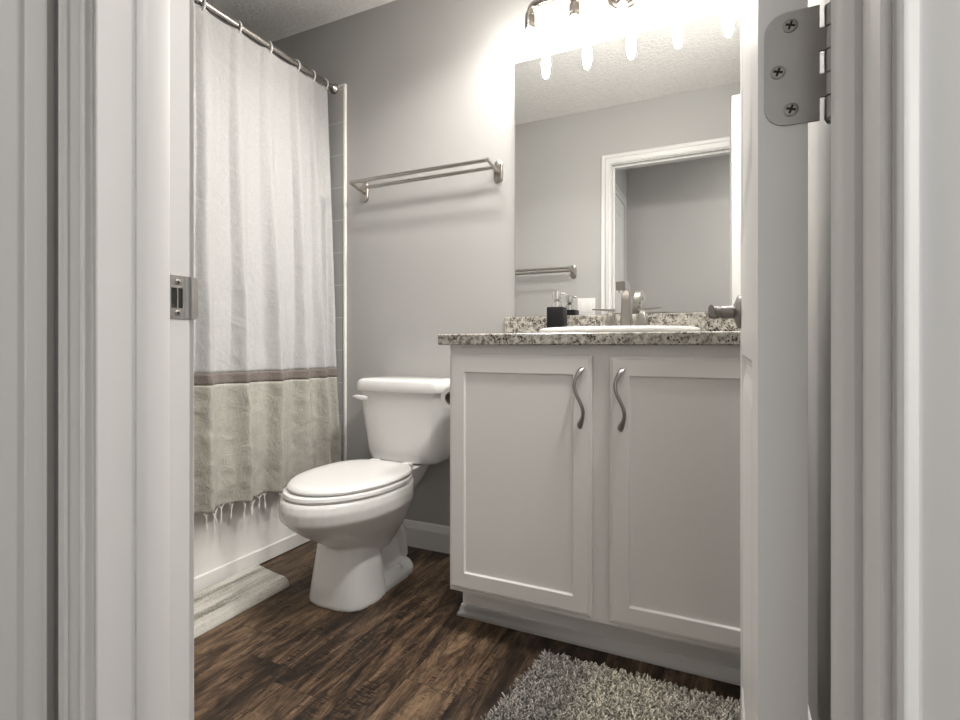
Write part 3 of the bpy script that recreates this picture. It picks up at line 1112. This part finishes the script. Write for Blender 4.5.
# snap nearest samples to the four corners
for cx_, cy_ in ((CX0, CF), (CX1, CF), (CX0, YB - 0.0015), (CX1, YB - 0.0015)):
    i = min(range(n), key=lambda k: (outer[k][0] - cx_) ** 2 + (outer[k][1] - cy_) ** 2)
    outer[i] = (cx_, cy_)
e = 0.003


def shrink(p):
    x, y = p
    return (min(max(x, CX0 + e), CX1 - e), min(max(y, CF + e), YB - 0.0015))


rings = [[(x, y, 0.876) for x, y in hole], [(x, y, 0.876) for x, y in map(shrink, outer)], [(x, y, 0.876 + e) for x, y in outer], [(x, y, CT - e) for x, y in outer],
         [(x, y, CT) for x, y in map(shrink, outer)], [(x, y, CT) for x, y in hole], [(x, y, 0.876) for x, y in hole]]
loft(bm, rings, False, False)
obj('slab', bm, M['granite'], top, True, 30)
bm = new()
box(bm, -0.793, CX1, YB - 0.021, YB - 0.0005, CT, 0.986, 0.002, 1)
obj('backsplash', bm, M['granite'], top)

# ------------------------------------------------------------------ sink
bm = new()


def el(rx, ry, z, dy=0.0):
    return [(SCX + rx * cos(2 * pi * k / 64), SCY + dy + ry * sin(2 * pi * k / 64), z) for k in range(64)]


loft(bm, [el(0.215, 0.175, 0.895), el(0.219, 0.179, CT + 0.001), el(SRX - 0.003, SRY - 0.003, CT + 0.001), el(SRX, SRY, CT + 0.006), el(SRX - 0.002, SRY - 0.002, CT + 0.014), el(SRX - 0.008, SRY - 0.008, CT + 0.0185),
          el(SRX - 0.016, SRY - 0.016, CT + 0.0195), el(0.205, 0.150, CT + 0.016, -0.02), el(0.198, 0.143, CT + 0.004, -0.02), el(0.165, 0.118, CT - 0.07, -0.02), el(0.10, 0.075, CT - 0.125, -0.02), el(0.025, 0.022, CT - 0.135, -0.02),
          el(0.02, 0.02, CT - 0.140, -0.02), el(0.11, 0.085, CT - 0.135, -0.02), el(0.175, 0.128, CT - 0.075, -0.02), el(0.210, 0.165, 0.88)], False, False)
sink = tag(obj('sink', bm, M['porcelain'], None, True, 50), 'white oval drop-in sink set in the granite countertop', 'sink')
bm = new(); lathe(bm, [(0.022, 0.0), (0.022, 0.003), (0.014, 0.004), (0.013, 0.009), (0.003, 0.010)], (SCX, SCY - 0.02, CT - 0.1385), 'z', 24)
obj('drain', bm, M['chrome'], sink)

# ------------------------------------------------------------------ faucet
FZ = CT + 0.0192
FX, FY = -0.303, 1.812
fau = thing('faucet', 'brushed nickel two-handle faucet at the back of the sink', 'faucet', (FX, FY, FZ))


def sq(cx, cy, z, hx_, hy_, r=0.003):
    return rrect(cx - hx_, cx + hx_, cy - hy_, cy + hy_, min(r, hx_ * 0.9, hy_ * 0.9), z, 3)


bm = new()
loft(bm, [sq(FX, FY, FZ, 0.082, 0.027, 0.02), sq(FX, FY, FZ + 0.006, 0.081, 0.026, 0.02), sq(FX, FY, FZ + 0.010, 0.074, 0.021, 0.018)])
obj('base_plate', bm, M['nickel'], fau)
# spout: flat-sided column sweeping forward to a square outlet
bm = new()
prof = [(0.0, 0.008, 0.019, 0.018), (0.0, 0.05, 0.0168, 0.016), (-0.001, 0.095, 0.0148, 0.014), (-0.006, 0.122, 0.0138, 0.013), (-0.020, 0.139, 0.0125, 0.012), (-0.045, 0.144, 0.0140, 0.0135),
        (-0.085, 0.140, 0.0145, 0.0145), (-0.112, 0.136, 0.0148, 0.0145)]
pts = [Vector((FX, FY + a, FZ + b)) for a, b, _, _ in prof]
rings = []
for i, p in enumerate(pts):
    d = (pts[min(i + 1, len(pts) - 1)] - pts[max(i - 1, 0)]).normalized()
    side = Vector((1, 0, 0))
    up = side.cross(d).normalized()
    w, h_ = prof[i][2], prof[i][3]
    r = 0.22
    ring = []
    for sx_, sy_ in ((1, 1 - r), (1 - r, 1), (-(1 - r), 1), (-1, 1 - r), (-1, -(1 - r)), (-(1 - r), -1), (1 - r, -1), (1, -(1 - r))):
        ring.append(p + side * (w * sx_) + up * (h_ * sy_))
    rings.append(ring)
loft(bm, rings)
sp2 = obj('spout', bm, M['nickel'], fau, True, 40)
bm = new(); lathe(bm, [(0.0095, 0.0), (0.0095, -0.009), (0.008, -0.010)], (FX, FY - 0.098, FZ + 0.126), 'z', 20)
obj('aerator', bm, M['chrome'], sp2)
for s in (-1, 1):
    hx_ = FX + s * 0.0515
    bm = new()
    loft(bm, [sq(hx_, FY, FZ + 0.008, 0.020, 0.020), sq(hx_, FY, FZ + 0.014, 0.0195, 0.0195), sq(hx_, FY, FZ + 0.050, 0.0125, 0.0125), sq(hx_, FY, FZ + 0.054, 0.0105, 0.0105), sq(hx_, FY, FZ + 0.060, 0.0085, 0.0085)])
    hb = obj('handle', bm, M['nickel'], fau, True, 30)
    bm = new()
    loft(bm, [[(hx_ - s * 0.014, FY + a * 0.008, FZ + 0.0655 + b * 0.0035) for a, b in ((1, 1), (-1, 1), (-1, -1), (1, -1))],
              [(hx_ + s * 0.030, FY - 0.004 + a * 0.0065, FZ + 0.068 + b * 0.003) for a, b in ((1, 1), (-1, 1), (-1, -1), (1, -1))],
              [(hx_ + s * 0.062, FY - 0.008 + a * 0.005, FZ + 0.070 + b * 0.0022) for a, b in ((1, 1), (-1, 1), (-1, -1), (1, -1))]])
    loft(bm, [sq(hx_, FY, FZ + 0.0595, 0.0075, 0.0075), sq(hx_, FY, FZ + 0.064, 0.009, 0.009)])
    obj('lever', bm, M['nickel'], hb, False)
bm = new()
lathe(bm, [(0.003, 0.008), (0.003, 0.085), (0.0075, 0.086), (0.0085, 0.094), (0.0085, 0.104), (0.007, 0.108), (0.002, 0.109)], (FX + 0.003, FY + 0.032, FZ - 0.008), 'z', 18)
obj('lift_rod', bm, M['nickel'], fau)

# ------------------------------------------------------------------ soap dispenser
SX, SY = -0.556, 1.842
soap = thing('soap_dispenser', 'square black soap dispenser with clear silver pump left of the sink', 'soap dispenser', (SX, SY, CT))
bm = new()
loft(bm, [sq(SX, SY, CT + 0.0005, 0.029, 0.029, 0.005), sq(SX, SY, CT + 0.003, 0.0305, 0.0305, 0.005), sq(SX, SY, CT + 0.101, 0.0305, 0.0305, 0.005), sq(SX, SY, CT + 0.104, 0.029, 0.029, 0.005)])
obj('bottle', bm, M['black'], soap)
bm = new()
lathe(bm, [(0.020, 0.1035), (0.020, 0.113), (0.0185, 0.117), (0.0185, 0.124), (0.012, 0.127), (0.008, 0.133), (0.0165, 0.134), (0.0180, 0.158), (0.016, 0.163), (0.004, 0.164)], (SX, SY, CT), 'z', 24)
pm_ = obj('pump', bm, M['chrome'], soap)
bm = new()
tube(bm, [(SX + 0.006, SY - 0.004, CT + 0.154), (SX + 0.026, SY + 0.004, CT + 0.154), (SX + 0.034, SY + 0.007, CT + 0.149)], [0.004, 0.0035, 0.003], 12)
obj('nozzle', bm, M['chrome'], pm_)

# ------------------------------------------------------------------ mirror
bm = new(); box(bm, -0.753, 0.152, YB - 0.0065, YB - 0.0005, 0.989, 1.992)
tag(obj('mirror', bm, M['mirror'], None, False), 'large frameless mirror on the wall above the backsplash', 'mirror')

# ------------------------------------------------------------------ vanity light
LX, LY, ZBAR = -0.325, 1.833, 2.140
lit = thing('vanity_light', 'five-bulb pipe style vanity light glowing above the mirror', 'vanity light', (LX, YB, 2.14))
bm = new()
lathe(bm, [(0.066, 0.0), (0.066, -0.006), (0.062, -0.010), (0.056, -0.010), (0.053, -0.014), (0.046, -0.018), (0.042, -0.018), (0.038, -0.024), (0.026, -0.030), (0.016, -0.034)], (LX, YB - 0.0005, 2.150), 'y', 44)
obj('canopy', bm, M['antique'], lit)
bm = new()
tube(bm, [(LX, YB - 0.028, 2.150), (LX, LY + 0.03, 2.150), (LX, LY, ZBAR)], 0.010, 16)
obj('stem', bm, M['antique'], lit)
xs = [-0.657, -0.489, -0.321, -0.155, 0.011]
bm = new()
tube(bm, [(xs[0] + 0.022, LY, ZBAR), (xs[-1] - 0.022, LY, ZBAR)], 0.0085, 16)
for x, s in ((xs[0], 1), (xs[-1], -1)):
    tube(bm, [(x + s * 0.032, LY, ZBAR), (x + s * 0.020, LY, ZBAR), (x + s * 0.010, LY, ZBAR - 0.003), (x + s * 0.003, LY, ZBAR - 0.010), (x, LY, ZBAR - 0.020), (x, LY, ZBAR - 0.034)],
         [0.011, 0.0112, 0.0112, 0.0112, 0.0112, 0.0112], 16)
    lathe(bm, [(0.0125, 0.0), (0.0125, s * 0.006)], (x + s * 0.028, LY, ZBAR), 'x', 18)
for x in xs[1:-1]:
    lathe(bm, [(0.0125, -0.016), (0.0125, 0.016)], (x, LY, ZBAR), 'x', 18)
    lathe(bm, [(0.011, 0.0), (0.011, -0.034)], (x, LY, ZBAR), 'z', 18)
obj('pipe', bm, M['antique'], lit)
for x in xs:
    bm = new()
    lathe(bm, [(0.013, -0.028), (0.0165, -0.030), (0.0175, -0.034), (0.0175, -0.040), (0.0165, -0.041), (0.0185, -0.044), (0.0185, -0.074), (0.0175, -0.075), (0.0175, -0.078), (0.0195, -0.079), (0.0195, -0.090), (0.016, -0.092)], (x, LY, ZBAR), 'z', 28)
    so = obj('socket', bm, M['antique'], lit)
    bm = new()
    lathe(bm, [(0.012, -0.0915), (0.0145, -0.098), (0.0165, -0.110), (0.0172, -0.128), (0.0165, -0.148), (0.0140, -0.166), (0.0095, -0.178), (0.003, -0.183)], (x, LY, ZBAR), 'z', 24)
    obj('bulb', bm, M['bulb'], so)

# ------------------------------------------------------------------ toilet paper on the side of the vanity
RX, RZ, RY0, RY1 = -0.815, 0.707, 1.505, 1.605
hold = thing('toilet_paper_holder', 'small metal paper holder on the left side of the vanity', 'toilet paper holder', (VX0, 1.56, RZ))
bm = new()
lathe(bm, [(0.020, 0.0), (0.020, -0.006), (0.014, -0.009)], (VX0 - 0.0005, RY1 + 0.022, RZ), 'x', 20)
tube(bm, [(VX0 - 0.006, RY1 + 0.022, RZ), (RX + 0.008, RY1 + 0.022, RZ), (RX, RY1 + 0.014, RZ), (RX, RY1, RZ), (RX, RY0 + 0.012, RZ)], 0.006, 12)
obj('arm', bm, M['nickel'], hold)
roll = thing('toilet_paper_roll', 'partly used toilet paper roll hanging beside the toilet tank', 'toilet paper', (RX, (RY0 + RY1) / 2, RZ - 0.006))
bm = new()
lathe(bm, [(0.0215, 0.0), (0.0365, 0.0), (0.0370, 0.0008), (0.0370, RY1 - RY0 - 0.0008), (0.0365, RY1 - RY0), (0.0215, RY1 - RY0), (0.0215, 0.0)], (RX, RY0, RZ - 0.006), 'y', 40, False)
obj('paper', bm, M['paper'], roll)
bm = new()
lathe(bm, [(0.0195, 0.001), (0.0214, 0.0008), (0.0214, RY1 - RY0 - 0.001), (0.0195, RY1 - RY0 - 0.001), (0.0195, 0.001)], (RX, RY0, RZ - 0.006), 'y', 32, False)
obj('core', bm, M['card'], roll)

# ------------------------------------------------------------------ bath mat by the tub
bm = new()
mx0, mx1, my0, my1 = -1.672, -1.432, 0.80, 1.445
nx, ny = 60, 160
top_v, bot_v = [], []
for j in range(ny + 1):
    row_t = []
    for i in range(nx + 1):
        u, v_ = i / nx, j / ny
        x = mx0 + (mx1 - mx0) * u
        y = my0 + (my1 - my0 + 0.045 * (1 - u) ** 1.5 - 0.028 * max(0, u - 0.78) ** 2 / 0.048) * v_
        edge = min(u * (mx1 - mx0), (1 - u) * (mx1 - mx0), v_ * (my1 - my0), (1 - v_) * (my1 - my0))
        hgt = 0.021 * min(1, edge / 0.016) ** 0.45
        ridge = 0.0022 * sin(2 * pi * u * 13) + 0.0028 * noise.noise((x * 60, y * 9, 1.0)) + 0.0022 * noise.noise((x * 140, y * 110, 4.0))
        row_t.append(bm.verts.new((x, y, max(0.0012, hgt + ridge * min(1, edge / 0.01)))))
    top_v.append(row_t)
for j in range(ny):
    for i in range(nx):
        bm.faces.new((top_v[j][i], top_v[j][i + 1], top_v[j + 1][i + 1], top_v[j + 1][i]))
edge_loop = [e_ for e_ in bm.edges if e_.is_boundary]
r = bmesh.ops.extrude_edge_only(bm, edges=edge_loop)
for v_ in [g_ for g_ in r['geom'] if isinstance(g_, bmesh.types.BMVert)]:
    v_.co.z = 0.0005
bmesh.ops.contextual_create(bm, geom=[e_ for e_ in bm.edges if e_.is_boundary])
tag(obj('bath_mat', bm, M['mat'], None, True, 80), 'striped beige cotton bath mat lying along the tub', 'bath mat')

# ------------------------------------------------------------------ grey shag rug in front of the vanity
gx0, gx1, gy0, gy1 = -0.455, 0.125, 0.92, 1.402
rug = thing('shag_rug', 'grey shag rug on the floor in front of the vanity', 'rug', (gx0, gy0, 0))
bm = new(); box(bm, gx0, gx1, gy0, gy1, 0.0005, 0.006, 0.002, 1)
for v in bm.verts:
    if v.co.x < (gx0 + gx1) / 2:
        v.co.x -= 0.13 * (gy1 - v.co.y)
obj('backing', bm, M['rugback'], rug)
verts, faces, vals = [], [], []
rnd_ = random.Random(3)
step = 0.0044
ny_ = int((gy1 - gy0) / step); nx_ = int((gx1 - gx0) / step)
for j in range(ny_ + 1):
    for i in range(nx_ + 1):
        y = gy0 + j * step + rnd_.uniform(-0.003, 0.003)
        xl = gx0 - 0.13 * (gy1 - y)
        x = xl + (gx1 - xl) * i / nx_ + rnd_.uniform(-0.003, 0.003)
        hmax = 0.024
        hh = hmax * rnd_.uniform(0.45, 1.0)
        a = rnd_.uniform(0, 2 * pi)
        ln = rnd_.uniform(0.005, 0.013)
        cl = noise.noise((x * 45, y * 45, 0.0)) * 0.010
        dx, dy = ln * cos(a) + cl, ln * sin(a) + cl * 0.6
        r0 = rnd_.uniform(0.0018, 0.0028)
        b0 = len(verts)
        tv = rnd_.random()
        for s_, rr_ in ((0.0, r0 * 0.9), (0.55, r0), (0.9, r0 * 0.9), (1.0, r0 * 0.35)):
            cx_, cy_, cz_ = x + dx * s_ ** 1.6, y + dy * s_ ** 1.6, 0.004 + (hh - 0.004) * (s_ ** 0.8)
            for k in range(4):
                b_ = pi / 2 * k + a
                verts.append((cx_ + rr_ * cos(b_) - gx0, cy_ + rr_ * sin(b_) - gy0, cz_))
                vals.append(tv)
        for q in range(3):
            for k in range(4):
                k2 = (k + 1) % 4
                faces.append((b0 + q * 4 + k, b0 + q * 4 + k2, b0 + q * 4 + 4 + k2, b0 + q * 4 + 4 + k))
        faces.append((b0 + 12, b0 + 13, b0 + 14, b0 + 15))
me = bpy.data.meshes.new('pile')
me.from_pydata(verts, [], faces)
at_ = me.attributes.new('tuft', 'FLOAT', 'POINT')
at_.data.foreach_set('value', vals)
me.polygons.foreach_set('use_smooth', [True] * len(me.polygons))
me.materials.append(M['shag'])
o = bpy.data.objects.new('pile', me)
COL.objects.link(o)
o.parent = rug
o['kind'] = 'stuff'
